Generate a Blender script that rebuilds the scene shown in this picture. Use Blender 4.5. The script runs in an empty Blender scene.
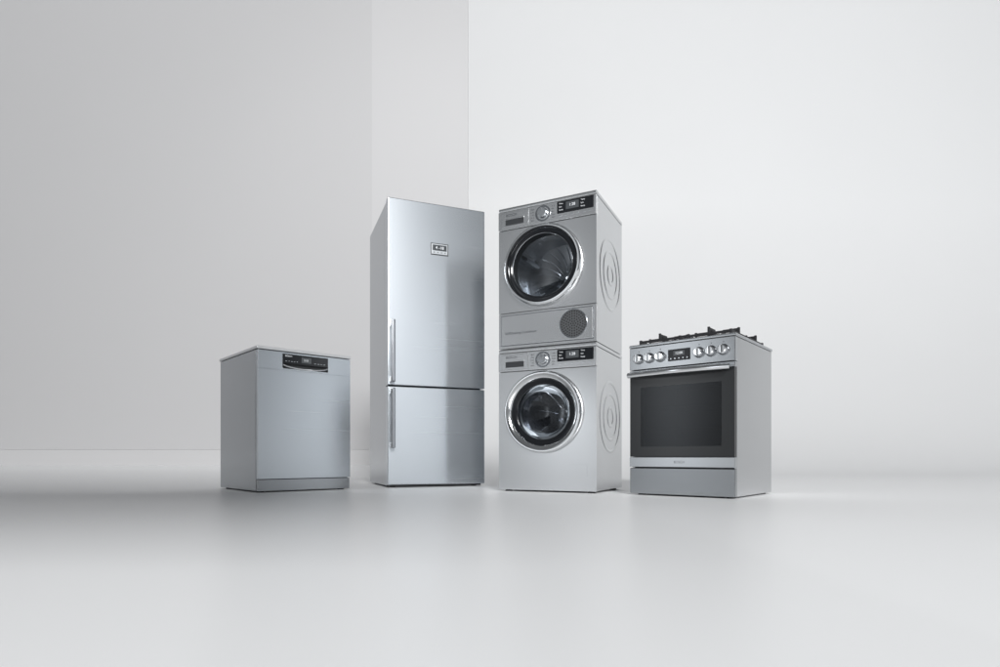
import bpy, bmesh, math, random
from mathutils import Vector, Matrix
random.seed(4)
PI=math.pi
C=bpy.context.scene.collection
S=bpy.context.scene
S.view_settings.view_transform='Standard'; S.view_settings.look='None'; S.view_settings.exposure=0

# ---------------------------------------------------------------- materials
def pm(name,col,metal=0.0,rough=0.5,brush=None,bstr=0.0,aniso=0.0,coat=0.0,var=0.0,noise=None,spec=0.5):
    m=bpy.data.materials.new(name); m.use_nodes=True
    nt=m.node_tree; b=nt.nodes['Principled BSDF']
    b.inputs['Base Color'].default_value=(*col,1); b.inputs['Metallic'].default_value=metal
    b.inputs['Roughness'].default_value=rough; b.inputs['Coat Weight'].default_value=coat
    b.inputs['Specular IOR Level'].default_value=spec
    b.inputs['Anisotropic'].default_value=aniso
    if aniso>0:
        b.inputs['Anisotropic Rotation'].default_value=0.25
        g=nt.nodes.new('ShaderNodeNewGeometry'); cr_=nt.nodes.new('ShaderNodeVectorMath'); cr_.operation='CROSS_PRODUCT'
        cr_.inputs[1].default_value=(0.01,0.01,1)
        nt.links.new(g.outputs['Normal'],cr_.inputs[0]); nt.links.new(cr_.outputs[0],b.inputs['Tangent'])
    if brush:
        tc=nt.nodes.new('ShaderNodeTexCoord'); mp=nt.nodes.new('ShaderNodeMapping')
        mp.inputs['Scale'].default_value=brush
        n=nt.nodes.new('ShaderNodeTexNoise'); n.inputs['Scale'].default_value=1.0; n.inputs['Detail'].default_value=4
        nt.links.new(tc.outputs['Object'],mp.inputs['Vector']); nt.links.new(mp.outputs['Vector'],n.inputs['Vector'])
        if bstr>0:
            bp=nt.nodes.new('ShaderNodeBump'); bp.inputs['Strength'].default_value=bstr; bp.inputs['Distance'].default_value=0.001
            nt.links.new(n.outputs['Fac'],bp.inputs['Height']); nt.links.new(bp.outputs['Normal'],b.inputs['Normal'])
        mr=nt.nodes.new('ShaderNodeMapRange'); mr.inputs['To Min'].default_value=max(0.02,rough-var); mr.inputs['To Max'].default_value=rough+var
        nt.links.new(n.outputs['Fac'],mr.inputs['Value']); nt.links.new(mr.outputs['Result'],b.inputs['Roughness'])
        mx=nt.nodes.new('ShaderNodeMix'); mx.data_type='RGBA'
        mx.inputs[6].default_value=(*[c*0.98 for c in col],1); mx.inputs[7].default_value=(*[min(1,c*1.02) for c in col],1)
        nt.links.new(n.outputs['Fac'],mx.inputs[0]); nt.links.new(mx.outputs[2],b.inputs['Base Color'])
    return m
steel_h=pm('brushed steel horizontal',(0.62,0.64,0.66),1,0.24,(0.6,0.6,160),0.0,aniso=0.6,var=0.012)
steel_v=pm('brushed steel door',(0.58,0.615,0.65),1,0.27,(0.6,0.6,160),0.0,aniso=0.35,var=0.010)
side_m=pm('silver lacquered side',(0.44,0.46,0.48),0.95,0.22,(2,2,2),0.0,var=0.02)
silver=pm('silver enamel',(0.68,0.69,0.70),0.95,0.24,(2,2,2),0.0,aniso=0.4,var=0.02)
silver_side=pm('pale silver enamel side',(0.66,0.67,0.68),0.95,0.22,(2,2,2),0.0,var=0.02)
chrome=pm('polished chrome',(0.90,0.91,0.92),1,0.07)
satin=pm('satin chrome',(0.68,0.70,0.72),1,0.18)
bezel_m=pm('satin door rim',(0.84,0.85,0.86),1,0.12)
handle_m=pm('handle steel',(0.33,0.345,0.365),1,0.22)
black=pm('gloss black plastic',(0.010,0.011,0.013),0,0.14,spec=0.3)
dark=pm('dark grey plastic',(0.03,0.032,0.035),0,0.4)
rubber=pm('black rubber',(0.015,0.015,0.016),0,0.65)
gasket=pm('grey rubber gasket',(0.03,0.032,0.036),0,0.5)
iron=pm('cast iron',(0.015,0.015,0.017),0,0.45,(80,80,80),0.3,var=0.05)
enamel=pm('dark oven enamel',(0.015,0.015,0.017),0,0.3)
white=pm('white print',(0.75,0.77,0.8),0,0.5)
grey_print=pm('grey print',(0.04,0.044,0.05),0,0.5)
faint_print=pm('faint grey print',(0.14,0.145,0.15),0,0.5)
badge=pm('pale badge face',(0.36,0.38,0.40),0.3,0.4)
gap=pm('shadow gap seal',(0.02,0.02,0.022),0,0.7)
plinth_m=pm('plinth steel',(0.38,0.395,0.41),1,0.24,(0.6,0.6,160),0.0,aniso=0.4,var=0.01)
lid_m=pm('pale laminate lid',(0.50,0.51,0.52),0.3,0.35)
drum_m=pm('drum steel',(0.45,0.46,0.48),0.8,0.22)
drum_p=pm('pale drum steel',(0.50,0.51,0.53),0.8,0.25)
hole_m=pm('perforation',(0.015,0.015,0.015),0.2,0.6)
grille_m=pm('grille grey',(0.09,0.094,0.10),0.3,0.45)
oven_glass=pm('black oven glass',(0.014,0.015,0.016),0,0.16,spec=0.5)
lcd=pm('display glass',(0.06,0.065,0.07),0,0.2)

def glass(name,tint,fr=1.5,base=0.04,rough=0.04):
    m=bpy.data.materials.new(name); m.use_nodes=True; nt=m.node_tree
    for n in list(nt.nodes):
        if n.type!='OUTPUT_MATERIAL': nt.nodes.remove(n)
    out=[n for n in nt.nodes if n.type=='OUTPUT_MATERIAL'][0]
    t=nt.nodes.new('ShaderNodeBsdfTransparent'); t.inputs[0].default_value=(*tint,1)
    g=nt.nodes.new('ShaderNodeBsdfGlossy'); g.inputs['Roughness'].default_value=rough; g.inputs['Color'].default_value=(0.9,0.93,0.96,1)
    f=nt.nodes.new('ShaderNodeFresnel'); f.inputs[0].default_value=fr
    a=nt.nodes.new('ShaderNodeMath'); a.operation='ADD'; a.use_clamp=True; a.inputs[1].default_value=base
    mx=nt.nodes.new('ShaderNodeMixShader')
    nt.links.new(f.outputs[0],a.inputs[0]); nt.links.new(a.outputs[0],mx.inputs[0])
    nt.links.new(t.outputs[0],mx.inputs[1]); nt.links.new(g.outputs[0],mx.inputs[2]); nt.links.new(mx.outputs[0],out.inputs[0])
    return m
lens_m=glass('door lens glass',(0.44,0.47,0.50),1.45,0.02)
lens_d=glass('dark bowl glass',(0.36,0.38,0.41),1.40,0.01)
tint_m=glass('tinted oven window',(0.22,0.23,0.25),1.47,0.0,0.14)

def wallmat(name,col,rough=0.7):
    m=bpy.data.materials.new(name); m.use_nodes=True; nt=m.node_tree; b=nt.nodes['Principled BSDF']
    b.inputs['Roughness'].default_value=rough; b.inputs['Specular IOR Level'].default_value=0.3
    tc=nt.nodes.new('ShaderNodeTexCoord'); n=nt.nodes.new('ShaderNodeTexNoise'); n.inputs['Scale'].default_value=0.6; n.inputs['Detail'].default_value=5
    nt.links.new(tc.outputs['Object'],n.inputs['Vector'])
    mx=nt.nodes.new('ShaderNodeMix'); mx.data_type='RGBA'
    mx.inputs[6].default_value=(*[c*0.99 for c in col],1); mx.inputs[7].default_value=(*[c*1.01 for c in col],1)
    nt.links.new(n.outputs['Fac'],mx.inputs[0]); nt.links.new(mx.outputs[2],b.inputs['Base Color'])
    return m
floor_m=wallmat('pale polished studio floor',(0.77,0.775,0.78),0.36)
floor_m.node_tree.nodes['Principled BSDF'].inputs['Specular IOR Level'].default_value=0.3
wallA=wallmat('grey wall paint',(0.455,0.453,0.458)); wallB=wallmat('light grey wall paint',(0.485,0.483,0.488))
base_m=wallmat('pale skirting',(0.49,0.488,0.492),0.5)

# ---------------------------------------------------------------- mesh helpers
def box(bm,x0,x1,y0,y1,z0,z1,bev=0.0,seg=2):
    r=bmesh.ops.create_cube(bm,size=1.0)
    for v in r['verts']:
        v.co=Vector(((x0+x1)/2+v.co.x*(x1-x0),(y0+y1)/2+v.co.y*(y1-y0),(z0+z1)/2+v.co.z*(z1-z0)))
    if bev>0:
        es=set(e for v in r['verts'] for e in v.link_edges)
        bmesh.ops.bevel(bm,geom=list(es),offset=bev,segments=seg,profile=0.5,affect='EDGES')
def lathe(bm,cx,cz,prof,seg=72,axis='y',closed=False):
    rings=[]
    for r,a in prof:
        ring=[]
        for i in range(seg):
            t=2*PI*i/seg
            if axis=='y': co=(cx+r*math.cos(t),a,cz+r*math.sin(t))
            elif axis=='x': co=(a,cx+r*math.cos(t),cz+r*math.sin(t))
            else: co=(cx+r*math.cos(t),cz+r*math.sin(t),a)
            ring.append(bm.verts.new(co))
        rings.append(ring)
    n=len(rings)
    for k in range(n if closed else n-1):
        a,b=rings[k],rings[(k+1)%n]
        for i in range(seg):
            j=(i+1)%seg
            bm.faces.new((a[i],a[j],b[j],b[i]))
    if not closed:
        for ring,(r,_) in ((rings[0],prof[0]),(rings[-1],prof[-1])):
            if r<0.0021: bm.faces.new(ring)
def disc(bm,cx,cz,r,a0,a1,seg=48,axis='y'):
    lathe(bm,cx,cz,[(0.001,a0),(r*0.94,a0),(r,a0+(a1-a0)*0.15),(r,a1),(0.001,a1)],seg,axis)
def tube(bm,pts,r,seg=12,sq=1.0):
    pts=[Vector(p) for p in pts]; rings=[]
    for i,p in enumerate(pts):
        d=(pts[min(i+1,len(pts)-1)]-pts[max(i-1,0)]).normalized()
        up=Vector((0,0,1)) if abs(d.z)<0.9 else Vector((1,0,0))
        a=d.cross(up).normalized(); b=a.cross(d).normalized()
        rings.append([bm.verts.new(p+a*r*math.cos(2*PI*k/seg)+b*r*sq*math.sin(2*PI*k/seg)) for k in range(seg)])
    for a,b in zip(rings,rings[1:]):
        for k in range(seg): bm.faces.new((a[k],a[(k+1)%seg],b[(k+1)%seg],b[k]))
    bm.faces.new(rings[0]); bm.faces.new(rings[-1])
def mesh(name,bm,mat,parent=None,smooth=True,label=None):
    bmesh.ops.recalc_face_normals(bm,faces=bm.faces)
    me=bpy.data.meshes.new(name); bm.to_mesh(me); bm.free()
    if smooth:
        for p in me.polygons: p.use_smooth=True
        me.set_sharp_from_angle(angle=math.radians(32))
    for mm in (mat if isinstance(mat,(list,tuple)) else [mat]): me.materials.append(mm)
    o=bpy.data.objects.new(name,me); C.objects.link(o)
    if smooth:
        wn=o.modifiers.new('weighted normals','WEIGHTED_NORMAL'); wn.keep_sharp=True; wn.weight=100
    if parent: o.parent=parent
    if label: o['label']=label
    return o
def B(name,mat,parent,*boxes,bev=0.0,label=None,seg=2):
    bm=bmesh.new()
    for b in boxes: box(bm,*b,bev=bev,seg=seg)
    return mesh(name,bm,mat,parent,label=label)
def text(name,s,size,x,y,z,mat,parent,depth=0.0003,align='LEFT',sx=1.0):
    cu=bpy.data.curves.new(name,'FONT'); cu.body=s; cu.size=size; cu.extrude=depth; cu.align_x=align
    cu.align_y='CENTER'
    t=bpy.data.objects.new(name,cu); C.objects.link(t)
    dg=bpy.context.evaluated_depsgraph_get(); me=bpy.data.meshes.new_from_object(t.evaluated_get(dg))
    bpy.data.objects.remove(t)
    me.transform(Matrix.Translation((x,y,z))@Matrix.Rotation(PI/2,4,'X')@Matrix.Diagonal((sx,1,1,1)))
    me.materials.clear(); me.materials.append(mat)
    o=bpy.data.objects.new(name,me); C.objects.link(o); o.parent=parent; return o
def thing(name,label,cat,corner_world,rot,corner_local=(0,0),z=0):
    o=bpy.data.objects.new(name,None); C.objects.link(o); o.empty_display_size=0.1
    c,s=math.cos(rot),math.sin(rot); lx,ly=corner_local
    o.location=(corner_world[0]-(c*lx-s*ly),corner_world[1]-(s*lx+c*ly),z); o.rotation_euler=(0,0,rot)
    o['label']=label; o['category']=cat
    return o
def holed(bm,x0,x1,z0,z1,y0,y1,cx,cz,r,seg=96):
    angs=[2*PI*i/seg for i in range(seg)]
    for (cxx,czz) in ((x0,z0),(x1,z0),(x0,z1),(x1,z1)):
        a=math.atan2(czz-cz,cxx-cx)%(2*PI)
        k=min(range(len(angs)),key=lambda i:abs(angs[i]-a)); angs[k]=a
    def edge(a):
        dx,dz=math.cos(a),math.sin(a); t=1e9
        if dx>1e-9: t=min(t,(x1-cx)/dx)
        if dx<-1e-9: t=min(t,(x0-cx)/dx)
        if dz>1e-9: t=min(t,(z1-cz)/dz)
        if dz<-1e-9: t=min(t,(z0-cz)/dz)
        return cx+dx*t,cz+dz*t
    L=[]
    for a in angs:
        ex,ez=edge(a); ix,iz=cx+r*math.cos(a),cz+r*math.sin(a)
        L.append([bm.verts.new(p) for p in ((ex,y1,ez),(ex,y0,ez),(ix,y0,iz),(ix,y1,iz))])
    n=len(L)
    for i in range(n):
        a,b=L[i],L[(i+1)%n]
        for k in range(3): bm.faces.new((a[k],b[k],b[k+1],a[k+1]))
def feet(t,pts,r=0.02,top=0.02):
    for x,y in pts:
        bm=bmesh.new(); lathe(bm,x,y,[(0.001,0),(r,0),(r,0.005),(r*0.7,0.007),(r*0.7,top),(0.001,top)],24,'z'); mesh('foot',bm,rubber,t)

# ---------------------------------------------------------------- setting
def struct(name,bm,mat,smooth=True):
    o=mesh(name,bm,mat,None,smooth); o['kind']='structure'; return o
bm=bmesh.new()
Y0,R=7.0,5.5
prof=[(-4,0),(0,0),(3,0),(Y0,0)]
for i in range(1,41):
    a=PI/2*i/40; prof.append((Y0+R*math.sin(a),R-R*math.cos(a)))
prof.append((Y0+R,14))
L=[bm.verts.new((-16,y,z)) for y,z in prof]; Rr=[bm.verts.new((18,y,z)) for y,z in prof]
for i in range(len(prof)-1): bm.faces.new((L[i],Rr[i],Rr[i+1],L[i+1]))
o=struct('floor',bm,floor_m); o.modifiers.clear()
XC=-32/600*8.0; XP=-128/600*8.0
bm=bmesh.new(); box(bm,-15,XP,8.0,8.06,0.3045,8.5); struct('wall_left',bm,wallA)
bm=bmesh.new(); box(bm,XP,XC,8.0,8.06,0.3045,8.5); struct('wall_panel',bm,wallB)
bm=bmesh.new(); box(bm,-15,XC,7.998,8.058,0.0,0.3025,0.0015); struct('baseboard',bm,base_m)

# ---------------------------------------------------------------- dishwasher
w,D,H=0.60,0.665,0.845
dw=thing('dishwasher','low freestanding dishwasher with plain steel door and black control strip, leftmost appliance','dishwasher',(-1.388,3.43),math.radians(42))
dw.scale=(0.98,1,1)
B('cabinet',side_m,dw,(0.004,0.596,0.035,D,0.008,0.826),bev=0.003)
B('top_lid',lid_m,dw,(-0.002,0.602,-0.002,D+0.005,0.828,H),bev=0.004)
B('door_seal',gap,dw,(0.012,0.588,0.026,0.034,0.03,0.824))
door=bmesh.new()
box(door,0.004,0.596,0,0.026,0.078,0.7168,0.0006)
door=mesh('door',door,steel_v,dw)
bm=bmesh.new(); box(bm,0.004,0.150,0,0.026,0.7174,0.823,0.0006); box(bm,0.442,0.596,0,0.026,0.7174,0.823,0.0006); box(bm,0.150,0.442,0.0015,0.026,0.8145,0.8225); box(bm,0.150,0.442,0.0005,0.026,0.7176,0.728,0.0006)
cp=mesh('control_panel',bm,steel_v,dw)
bm=bmesh.new(); box(bm,0.150,0.442,0.018,0.025,0.729,0.760); mesh('handle_recess',bm,dark,cp)
bm=bmesh.new(); box(bm,0.150,0.442,-0.001,0.017,0.756,0.814,0.003); mesh('display_strip',bm,black,cp)
bm=bmesh.new(); tube(bm,[(0.154+i*0.284/16,0.000-0.008*math.sin(PI*i/16),0.750-0.019*math.sin(PI*i/16)**0.6) for i in range(17)],0.0055); mesh('handle',bm,chrome,cp)
text('brand_lettering','BOSCH',0.013,0.166,-0.0015,0.802,white,cp)
for i in range(5):
    bm=bmesh.new(); box(bm,0.168+i*0.017,0.176+i*0.017,-0.0017,-0.0005,0.771,0.774,0.0005); mesh('button',bm,satin,cp)
B('display',lcd,cp,(0.268,0.330,-0.0018,-0.0005,0.770,0.802))
text('display_digits','2:15',0.016,0.283,-0.0022,0.786,white,cp)
for i in range(4):
    bm=bmesh.new(); box(bm,0.352+i*0.02,0.360+i*0.02,-0.0017,-0.0005,0.771,0.774,0.0005); mesh('button',bm,satin,cp)
B('plinth',plinth_m,dw,(0.006,0.594,0.006,0.03,0.007,0.074),bev=0.002)
feet(dw,((0.04,0.06),(0.56,0.06),(0.04,0.60),(0.56,0.60)))

# ---------------------------------------------------------------- fridge
w,D,H=0.688,0.77,1.945
th=math.radians(21.2)
fr=thing('fridge_freezer','tall steel fridge freezer with two doors and long bar handles, tallest appliance','fridge',(-0.750,4.007),th)
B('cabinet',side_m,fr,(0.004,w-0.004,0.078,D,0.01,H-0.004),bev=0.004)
B('door_seal',gap,fr,(0.014,w-0.014,0.066,0.077,0.05,H-0.012))
for nm,z0,z1 in (('fridge_door',0.688,H),('freezer_door',0.018,0.680)):
    d=B(nm,steel_v,fr,(0,w,0,0.065,z0,z1),bev=0.006,seg=3)
    a,b=(0.705,1.115) if nm=='fridge_door' else (0.265,0.663)
    bm=bmesh.new(); box(bm,0.016,0.040,-0.066,-0.044,a,b,0.005,3); h=mesh('handle',bm,handle_m,d)
    for zz in (a+0.018,b-0.018):
        bm=bmesh.new(); box(bm,0.013,0.043,-0.045,0.001,zz-0.018,zz+0.018,0.003); mesh('handle_mount',bm,handle_m,h)
fd=[o for o in C.objects if o.name=='fridge_door'][0]
bm=bmesh.new(); box(bm,0.294,0.420,-0.0035,0.002,1.594,1.676,0.003); bd=mesh('display_badge',bm,dark,fd)
bm=bmesh.new(); box(bm,0.300,0.414,-0.0045,-0.003,1.600,1.670,0.001); mesh('display_face',bm,badge,fd)
bm=bmesh.new(); box(bm,0.307,0.407,-0.0055,-0.0042,1.624,1.663,0.001); mesh('display_window',bm,lcd,fd)
text('display_digits','4 -18',0.028,0.357,-0.006,1.643,white,fd,align='CENTER')
for i in range(4):
    bm=bmesh.new(); disc(bm,0.318+i*0.026,1.6115,0.004,-0.0058,-0.0044,20); mesh('button',bm,dark,fd)
B('plinth',dark,fr,(0.02,w-0.02,0.03,0.077,0.006,0.05))
feet(fr,((0.05,0.10),(w-0.05,0.10),(0.05,0.70),(w-0.05,0.70)))

# ---------------------------------------------------------------- washer and dryer
def laundry(kind,z):
    w,D,H=0.60,0.53,0.845
    label,name,cat=('silver front-loading washing machine standing on the floor beneath the tumble dryer','washing_machine','washing machine') if kind=='washer' else ('silver tumble dryer with round filter grille, stacked on top of the washing machine','tumble_dryer','tumble dryer')
    t=thing(name,label,cat,(0.541,3.36),math.radians(-26.8),(w*1.025,0),z)
    t.scale=(1.025,1,1.008)
    b=0.012 if kind=='washer' else 0.003; zb=0.010 if kind=='washer' else 0.003
    B('cabinet',silver_side,t,(0.002,0.022,0.024,D,b,H-0.024),(0.578,0.598,0.024,D,b,H-0.024),(0.022,0.578,D-0.02,D,b,H-0.024),(0.022,0.578,0.03,D-0.02,b,b+0.02),bev=0.002)
    B('top_cover',silver_side,t,(0.0,0.6,0.0,D+0.003,H-0.022,H),bev=0.005)
    cx,cz,r=0.286,0.464,0.238
    if kind=='dryer': cx,cz=0.284,0.468
    bm=bmesh.new(); holed(bm,0.001,0.599,0.2155 if kind=='dryer' else zb,0.708,0.001,0.022,cx,cz,0.20)
    mesh('front_panel',bm,silver,t)
    cp=B('control_panel',silver,t,(0.001,0.599,-0.006,0.022,0.7105,0.8215),bev=0.004)
    dr=B('detergent_drawer' if kind=='washer' else 'water_drawer',silver,t,(0.022,0.196,-0.0095,-0.004,0.722,0.812),bev=0.003)
    B('drawer_grip',dark,dr,(0.050,0.168,-0.0105,-0.008,0.734,0.768),bev=0.002)
    B('grip_lip',chrome,dr,(0.048,0.170,-0.0125,-0.008,0.768,0.773),bev=0.001)
    text('brand_lettering','BOSCH',0.022,0.052,-0.0100,0.793,grey_print,dr)
    kx,kz=0.285,0.768
    bm=bmesh.new(); lathe(bm,kx,kz,[(0.046,-0.0055),(0.046,-0.009),(0.037,-0.009),(0.037,-0.0055)],56); mesh('knob_bezel',bm,handle_m,cp)
    bm=bmesh.new(); lathe(bm,kx,kz,[(0.001,-0.032),(0.025,-0.032),(0.028,-0.029),(0.031,-0.006)],56); k=mesh('program_knob',bm,satin,t)
    B('knob_mark',grey_print,k,(kx-0.0012,kx+0.0012,-0.0328,-0.0315,kz+0.008,kz+0.023))
    for s in (-1,1):
        for i in range(5):
            zz=kz-0.032+i*0.016
            text('program_lettering',random.choice(['Cotton','Wool','Mix','Sport','Rapid','Shirts']),0.0095,kx+s*0.054,-0.0064,zz,grey_print,cp,align='LEFT' if s>0 else 'RIGHT',sx=0.9)
    B('display_strip',black,cp,(0.372,0.585,-0.0085,-0.005,0.748,0.816),bev=0.002)
    B('display_window',lcd,cp,(0.425,0.500,-0.0095,-0.008,0.764,0.806),bev=0.0005)
    text('display_digits','1:28',0.022,0.462,-0.0099,0.786,white,cp,align='CENTER')
    for i in range(3):
        for x in (0.384,0.512):
            text('display_lettering',['Temp','Spin','Ready'][i],0.010,x,-0.0089,0.802-i*0.018,white,cp)
    for i in range(6):
        B('button',satin,cp,(0.380+i*0.035,0.396+i*0.035,-0.0075,-0.005,0.731,0.737),bev=0.001)
    cw=0.046 if kind=='washer' else 0.026
    bm=bmesh.new()
    lathe(bm,cx,cz,[(r,0.0005),(r,-0.016),(r-0.004,-0.028),(r-0.012,-0.036),(r-0.020,-0.036),(r-cw*0.75,-0.030),(r-cw+0.002,-0.020),(r-cw,-0.012),(r-cw,0.0005)],112)
    door=mesh('porthole_door',bm,bezel_m,t)
    bm=bmesh.new()
    if kind=='washer':
        lathe(bm,cx,cz,[(r-cw-0.0005,-0.014),(r-cw-0.005,-0.018),(r-0.066,-0.014),(r-0.076,-0.008),(r-0.076,0.004)],112)
    else:
        lathe(bm,cx,cz,[(r-cw-0.0005,-0.018),(r-cw-0.006,-0.022),(r-0.046,-0.023),(r-0.054,-0.018),(r-0.054,0.004)],112)
    mesh('door_ring',bm,black,door)
    ri=r-0.0765 if kind=='washer' else r-0.0545
    bm=bmesh.new()
    if kind=='washer':
        lathe(bm,cx,cz,[(ri+0.002,-0.006),(ri-0.001,-0.009),(ri-0.003,-0.005)],96); mesh('inner_ring',bm,handle_m,door)
        bm=bmesh.new(); lathe(bm,cx,cz,[(ri,-0.002),(ri-0.010,0.015),(ri-0.022,0.045),(ri-0.045,0.070),(ri-0.085,0.078),(0.002,0.080)],96); mesh('door_glass',bm,lens_d,door)
        bm=bmesh.new(); lathe(bm,cx,cz,[(0.199,0.021),(0.199,0.05),(0.176,0.07),(0.166,0.085),(0.176,0.10),(0.19,0.11),(0.24,0.112)],96); mesh('gasket',bm,gasket,t)
    else:
        lathe(bm,cx,cz,[(ri+0.003,-0.016),(ri,-0.019),(ri-0.003,-0.016)],96); mesh('inner_ring',bm,handle_m,door)
        bm=bmesh.new(); lathe(bm,cx,cz,[(ri,-0.014),(ri*0.8,-0.017),(ri*0.5,-0.019),(0.002,-0.020)],96); mesh('door_glass',bm,lens_m,door)
        bm=bmesh.new(); lathe(bm,cx,cz,[(0.199,0.021),(0.190,0.06),(0.24,0.062)],96); mesh('gasket',bm,gasket,t)
    bm=bmesh.new(); lathe(bm,cx,cz,[(0.245,0.115),(0.246,0.34),(0.235,0.37),(0.10,0.385),(0.002,0.385)],72)
    hexa=(0,PI/3,2*PI/3,PI,4*PI/3,5*PI/3)
    if kind=='washer':
        for rr,n in ((0.065,18),(0.09,36),(0.115,36),(0.14,36),(0.165,54),(0.19,54),(0.215,54)):
            for i in range(n):
                a=2*PI*(i+0.5)/n+rr*1.2; x=cx+rr*math.cos(a); zz=cz+rr*math.sin(a)
                y=0.3835 if rr<0.1 else 0.385-(rr-0.10)*0.111-0.0015
                bm.faces.new([bm.verts.new((x+0.0035*math.cos(t_),y-0.0005,zz+0.0035*math.sin(t_))) for t_ in hexa]).material_index=1
    for q_,yy in enumerate((0.14,0.18,0.22,0.26,0.30)):
        for i in range(48):
            a=2*PI*(i+0.5*(q_%2))/48; rad=Vector((math.cos(a),0,math.sin(a))); tan=Vector((-math.sin(a),0,math.cos(a)))
            o=Vector((cx,yy,cz))+rad*0.2435
            bm.faces.new([bm.verts.new(o+tan*0.0035*math.cos(t_)+Vector((0,0.0035*math.sin(t_),0))) for t_ in hexa]).material_index=1
    dm=mesh('drum',bm,[drum_m if kind=='washer' else drum_p,hole_m],t)
    for k in range(3):
        a=2*PI*k/3+0.5
        bm=bmesh.new()
        c1=Vector((math.cos(a),0,math.sin(a))); c2=Vector((-math.sin(a),0,math.cos(a)))
        vs=[]
        for y in (0.13,0.16,0.34,0.36):
            hh=0.045 if y in (0.16,0.34) else 0.02
            o=Vector((cx,y,cz))
            vs.append([bm.verts.new(o+c1*0.245+c2*0.035),bm.verts.new(o+c1*(0.245-hh)+c2*0.010),bm.verts.new(o+c1*(0.245-hh)-c2*0.010),bm.verts.new(o+c1*0.245-c2*0.035)])
        for p,q in zip(vs,vs[1:]):
            for i in range(3): bm.faces.new((p[i],p[i+1],q[i+1],q[i]))
        bm.faces.new(vs[0]); bm.faces.new(vs[-1]); mesh('drum_paddle',bm,satin,dm)
    bm=bmesh.new(); nr=9 if kind=='washer' else 24; tw=0.8 if kind=='washer' else 2.2
    for i in range(nr):
        a=2*PI*i/nr
        tube(bm,[(cx+q*math.cos(a+q*tw),0.384-max(0,q-0.1)*0.111,cz+q*math.sin(a+q*tw)) for q in (0.045,0.07,0.09,0.115,0.14,0.165,0.19,0.21,0.225)],0.004,8)
    lathe(bm,cx,cz,[(0.06,0.382),(0.045,0.366),(0.03,0.358),(0.002,0.356)],48); mesh('drum_hub',bm,satin,dm)
    if kind=='washer':
        B('pump_flap',silver,t,(0.445,0.545,-0.0008,0.002,0.100,0.160),bev=0.0005)
    else:
        lp=B('lower_panel',silver,t,(0.001,0.599,0.001,0.022,zb,0.2130),bev=0.002)
        B('flap_seam',handle_m,lp,(0.0165,0.5835,-0.0012,0.0012,0.0185,0.2015))
        bm=bmesh.new(); 
        box(bm,0.020,0.580,-0.006,0.0005,0.022,0.198,0.003); fl=mesh('condenser_flap',bm,silver,t)
        text('flap_lettering','SelfCleaning Condenser',0.021,0.045,-0.0064,0.092,grey_print,fl)
        gx,gz=0.468,0.112
        bm=bmesh.new(); lathe(bm,gx,gz,[(0.001,-0.0075),(0.076,-0.0075),(0.078,-0.0055)],72)
        for rr,n in ((0.0,1),(0.014,6),(0.028,12),(0.042,18),(0.056,24),(0.069,30)):
            for i in range(n):
                a=2*PI*(i+0.5*(n%4==0))/n; x=gx+rr*math.cos(a); zz=gz+rr*math.sin(a)
                bm.faces.new([bm.verts.new((x+0.005*math.cos(t_),-0.0079,zz+0.005*math.sin(t_))) for t_ in hexa]).material_index=1
        g=mesh('filter_grille',bm,[grille_m,hole_m],t)
        bm=bmesh.new(); lathe(bm,gx,gz,[(0.082,-0.0055),(0.081,-0.010),(0.077,-0.010),(0.076,-0.0055)],72); mesh('grille_rim',bm,handle_m,g)
    for xs,sg in ((0.598,1),(0.002,-1)):
        bm=bmesh.new()
        for rr in (0.205,0.135,0.055):
            lathe(bm,0.275,0.44,[(rr+0.012,xs-0.0005*sg),(rr+0.004,xs+0.003*sg),(rr-0.004,xs+0.003*sg),(rr-0.012,xs-0.0005*sg)],80,'x')
        mesh('side_pressing',bm,silver_side,t)
    if kind=='washer': feet(t,((0.045,0.05),(0.555,0.05),(0.045,0.48),(0.555,0.48)),0.022)
    l=bpy.data.lights.new('drum fill light','POINT'); l.energy=0.6 if kind=='washer' else 0.6; l.shadow_soft_size=0.02  # added fill light that brightens the drum interior, not a machine part
    lo=bpy.data.objects.new('drum_fill_light',l); C.objects.link(lo); lo.parent=t; lo.location=(cx,0.135,cz+0.19)
    return t
laundry('washer',0.0)
laundry('dryer',0.8525)

# ---------------------------------------------------------------- cooker
w,D,H=0.565,0.60,0.812
ck=thing('gas_cooker','freestanding steel gas cooker with dark glass oven door and black pan supports, rightmost appliance','cooker',(1.145,2.92),math.radians(-40),(w,0))
B('cabinet',silver_side,ck,(0.002,0.014,0.03,D,0.008,H-0.016),(w-0.014,w-0.002,0.03,D,0.008,H-0.016),(0.014,w-0.014,D-0.012,D,0.008,H-0.016),(0.014,w-0.014,0.035,D-0.012,0.008,0.019),bev=0.002)
B('hob_plate',steel_h,ck,(-0.003,w+0.003,-0.006,D+0.004,H-0.015,H),bev=0.004)
cp=B('control_panel',steel_h,ck,(0.0,w,-0.006,0.03,0.676,H-0.0165),bev=0.003)
for kx in (0.055,0.117,0.179,0.388,0.449,0.510):
    bm=bmesh.new(); lathe(bm,kx,0.733,[(0.028,-0.0055),(0.028,-0.010),(0.024,-0.012),(0.023,-0.0055)],40); bz=mesh('knob_bezel',bm,handle_m,cp)
    bm=bmesh.new(); lathe(bm,kx,0.733,[(0.001,-0.040),(0.018,-0.040),(0.0215,-0.037),(0.0235,-0.010),(0.0235,-0.006)],40); box(bm,kx-0.0045,kx+0.0045,-0.048,-0.038,0.714,0.752,0.001); k=mesh('control_knob',bm,chrome,ck)
    B('knob_mark',grey_print,k,(kx-0.001,kx+0.001,-0.0488,-0.0475,0.740,0.751))
    text('knob_symbol','0',0.011,kx,-0.0065,0.772,grey_print,cp,align='CENTER')
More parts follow.
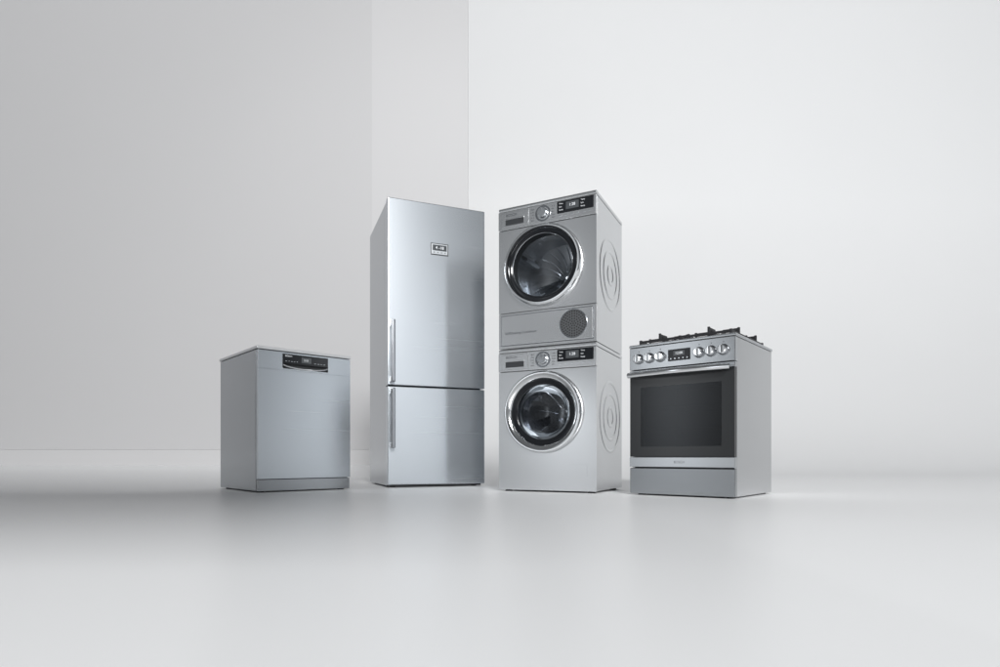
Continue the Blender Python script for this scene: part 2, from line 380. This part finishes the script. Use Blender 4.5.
B('display_strip',black,cp,(0.222,0.342,-0.0085,-0.005,0.704,0.764),bev=0.002)
B('display_window',lcd,cp,(0.252,0.312,-0.0095,-0.008,0.730,0.754),bev=0.0005)
text('display_digits','12:00',0.018,0.282,-0.0100,0.742,white,cp,align='CENTER')
for i in range(5):
    bm=bmesh.new(); disc(bm,0.238+i*0.022,0.716,0.0035,-0.0095,-0.008,16); mesh('button',bm,satin,cp)
bm=bmesh.new()
zx0,zx1,wx0,wx1,wz0,wz1=0.206,0.668,0.070,w-0.070,0.265,0.575
for b_ in ((0.002,wx0,zx0,zx1),(wx1,w-0.002,zx0,zx1),(wx0,wx1,zx0,wz0),(wx0,wx1,wz1,zx1)):
    box(bm,b_[0],b_[1],-0.004,0.026,b_[2],b_[3])
od=mesh('oven_door',bm,oven_glass,ck)
B('window_glass',tint_m,od,(wx0-0.004,wx1+0.004,-0.0062,-0.0045,wz0-0.004,wz1+0.004))
B('door_top_trim',steel_h,od,(0.0,w,-0.008,0.026,0.646,0.672),bev=0.003)
bm=bmesh.new()
n=16
tube(bm,[(0.012+(w-0.024)*i/n,-0.044-0.022*math.sin(PI*i/n),0.644) for i in range(n+1)],0.0145,18)
hd=mesh('door_handle',bm,chrome,od)
for x in (0.030,w-0.030):
    bm=bmesh.new(); box(bm,x-0.012,x+0.012,-0.048,-0.006,0.636,0.652,0.003); mesh('handle_mount',bm,satin,hd)
tr=B('door_bottom_trim',steel_h,od,(0.0,w,-0.007,0.026,0.152,0.204),bev=0.003)
text('brand_lettering','BOSCH',0.018,w/2,-0.0075,0.178,faint_print,ck,align='CENTER')
B('drawer_front',plinth_m,ck,(0.001,w-0.001,-0.005,0.026,0.008,0.146),bev=0.004)
cav=B('oven_cavity',enamel,ck,(0.05,0.06,0.03,0.48,0.23,0.62),(w-0.06,w-0.05,0.03,0.48,0.23,0.62),(0.06,w-0.06,0.03,0.48,0.23,0.24),(0.06,w-0.06,0.03,0.48,0.61,0.62),(0.06,w-0.06,0.47,0.48,0.24,0.61))
for z in (0.36,0.47):
    bm=bmesh.new()
    for i in range(15): tube(bm,[(0.08+i*(w-0.16)/14,0.05,z),(0.08+i*(w-0.16)/14,0.45,z)],0.002,6)
    tube(bm,[(0.062,0.05,z),(w-0.062,0.05,z)],0.0035,6); tube(bm,[(0.062,0.45,z),(w-0.062,0.45,z)],0.0035,6)
    mesh('oven_rack',bm,satin,ck)
for x,y,r in ((0.150,0.165,0.036),(0.415,0.165,0.048),(0.150,0.435,0.042),(0.415,0.435,0.036)):
    bm=bmesh.new(); lathe(bm,x,y,[(r+0.012,H-0.001),(r+0.010,H+0.012),(r,H+0.016),(r,H+0.023)],40,'z'); bu=mesh('burner',bm,satin,ck)
    bm=bmesh.new(); lathe(bm,x,y,[(0.001,H+0.037),(r-0.004,H+0.037),(r,H+0.033),(r+0.001,H+0.023),(0.001,H+0.023)],40,'z'); mesh('burner_cap',bm,iron,bu)
    bm=bmesh.new(); q=0.112
    for s in (-1,1):
        box(bm,x-q,x+q,y+s*q-0.005,y+s*q+0.005,H+0.016,H+0.028,0.002)
        box(bm,x+s*q-0.005,x+s*q+0.005,y-q,y+q,H+0.016,H+0.028,0.002)
        for u in (-1,1): box(bm,x+s*q-0.007,x+s*q+0.007,y+u*q-0.007,y+u*q+0.007,H-0.0005,H+0.032,0.002)
        box(bm,min(x+s*0.030,x+s*q),max(x+s*0.030,x+s*q),y-0.005,y+0.005,H+0.036,H+0.054,0.003)
        box(bm,x+s*q-0.006,x+s*q+0.006,y-0.006,y+0.006,H+0.018,H+0.057,0.002)
        box(bm,x-0.005,x+0.005,min(y+s*0.030,y+s*q),max(y+s*0.030,y+s*q),H+0.036,H+0.054,0.003)
        box(bm,x-0.006,x+0.006,y+s*q-0.006,y+s*q+0.006,H+0.018,H+0.057,0.002)
    mesh('pan_support',bm,iron,ck)
feet(ck,((0.04,0.06),(w-0.04,0.06),(0.04,0.55),(w-0.04,0.55)),0.02,0.012)

# ---------------------------------------------------------------- light blocker added unseen behind the camera (shades the floor at the left)
fl=bpy.data.objects.new('added_light_flag',None); C.objects.link(fl); fl.location=(-2.8,-1.6,0); fl['label']='added dark fabric flag on two stands, unseen behind the camera, shading the floor'; fl['category']='added light flag'
B('flag_cloth',dark,fl,(-3.4,3.4,-0.01,0.01,1.66,2.66))
for x in (-3.42,3.42):
    bm=bmesh.new(); tube(bm,[(x,0,0.0),(x,0,2.69)],0.015); mesh('stand_pole',bm,dark,fl)

# ---------------------------------------------------------------- light
W=bpy.data.worlds.new('World'); S.world=W; W.use_nodes=True; nt=W.node_tree
bg=nt.nodes['Background']; tc=nt.nodes.new('ShaderNodeTexCoord'); sp=nt.nodes.new('ShaderNodeSeparateXYZ')
nt.links.new(tc.outputs['Generated'],sp.inputs[0])
cr=nt.nodes.new('ShaderNodeValToRGB'); cr.color_ramp.interpolation='EASE'
e=cr.color_ramp.elements
e[0].position=0.0; e[0].color=(0.22,0.23,0.24,1)
e[1].position=1.0; e[1].color=(0.14,0.145,0.15,1)
for p,v in ((0.12,0.25),(0.36,0.13),(0.8,0.14)):
    x=e.new(p); x.color=(v*0.97,v*1.01,v*1.05,1)
nt.links.new(sp.outputs['Z'],cr.inputs[0])
hm=nt.nodes.new('ShaderNodeVectorMath'); hm.operation='MULTIPLY'; hm.inputs[1].default_value=(1,1,0); nt.links.new(tc.outputs['Generated'],hm.inputs[0])
hn=nt.nodes.new('ShaderNodeVectorMath'); hn.operation='NORMALIZE'; nt.links.new(hm.outputs[0],hn.inputs[0])
def M(op,a,b=None,clamp=False):
    n=nt.nodes.new('ShaderNodeMath'); n.operation=op; n.use_clamp=clamp
    for i,v in enumerate((a,b)):
        if v is None: continue
        if isinstance(v,(int,float)): n.inputs[i].default_value=v
        else: nt.links.new(v,n.inputs[i])
    return n.outputs[0]
tot=None
for az,pw,amp in ((35.0,2500,15.0),(68.5,2000,15.0),(-50,60,1.6),(-47,1500,11.0),(-64,1200,11.0)):
    d=nt.nodes.new('ShaderNodeVectorMath'); d.operation='DOT_PRODUCT'; a=math.radians(az)
    d.inputs[1].default_value=(math.sin(a),-math.cos(a),0); nt.links.new(hn.outputs[0],d.inputs[0])
    v=M('MULTIPLY',M('POWER',M('MAXIMUM',d.outputs['Value'],0.0),pw),amp)
    tot=v if tot is None else M('ADD',tot,v)
el=M('SUBTRACT',1.0,M('MULTIPLY',M('ABSOLUTE',M('SUBTRACT',sp.outputs['Z'],0.10)),2.6),True)
tot=M('ADD',M('MULTIPLY',tot,el),1.0)
vm=nt.nodes.new('ShaderNodeVectorMath'); vm.operation='SCALE'
nt.links.new(cr.outputs[0],vm.inputs[0]); nt.links.new(tot,vm.inputs['Scale']); nt.links.new(vm.outputs[0],bg.inputs[0])
bg.inputs[1].default_value=0.9
W.cycles.sampling_method='MANUAL'; W.cycles.sample_map_resolution=2048
def area(name,loc,target,sx,sy,power,col=(1,1,1),spread=180):
    l=bpy.data.lights.new(name,'AREA'); l.shape='RECTANGLE'; l.size=sx; l.size_y=sy; l.energy=power; l.color=col; l.spread=math.radians(spread)
    o=bpy.data.objects.new(name,l); C.objects.link(o); o.location=loc
    o.rotation_euler=(Vector(target)-Vector(loc)).to_track_quat('-Z','Y').to_euler(); return o
area('wall wash softbox',(4.0,-17,9),(2,12.5,3.5),6,4.0,6900)
def spot(name,loc,target,ang,power,blend=1.0,size=0.4,col=(1,1,1)):
    l=bpy.data.lights.new(name,'SPOT'); l.energy=power; l.spot_size=math.radians(ang); l.spot_blend=blend; l.shadow_soft_size=size; l.color=col
    o=bpy.data.objects.new(name,l); C.objects.link(o); o.location=loc
    o.rotation_euler=(Vector(target)-Vector(loc)).to_track_quat('-Z','Y').to_euler(); return o
spot('floor spot',(0.2,0.2,3.6),(0.2,0.95,0),60,45,col=(0.95,0.975,1))
spot('left wall spot',(0.0,2.5,6.5),(-1.2,8.0,2.6),75,240,size=0.8)

# ---------------------------------------------------------------- camera
cam=bpy.data.cameras.new('Camera'); co=bpy.data.objects.new('Camera',cam); C.objects.link(co)
co.location=(0,0,0.205); co.rotation_euler=(PI/2,0,0)
cam.sensor_width=36; cam.lens=21.6; cam.shift_y=0.1235; cam.clip_end=100; cam.clip_start=0.02
S.camera=co
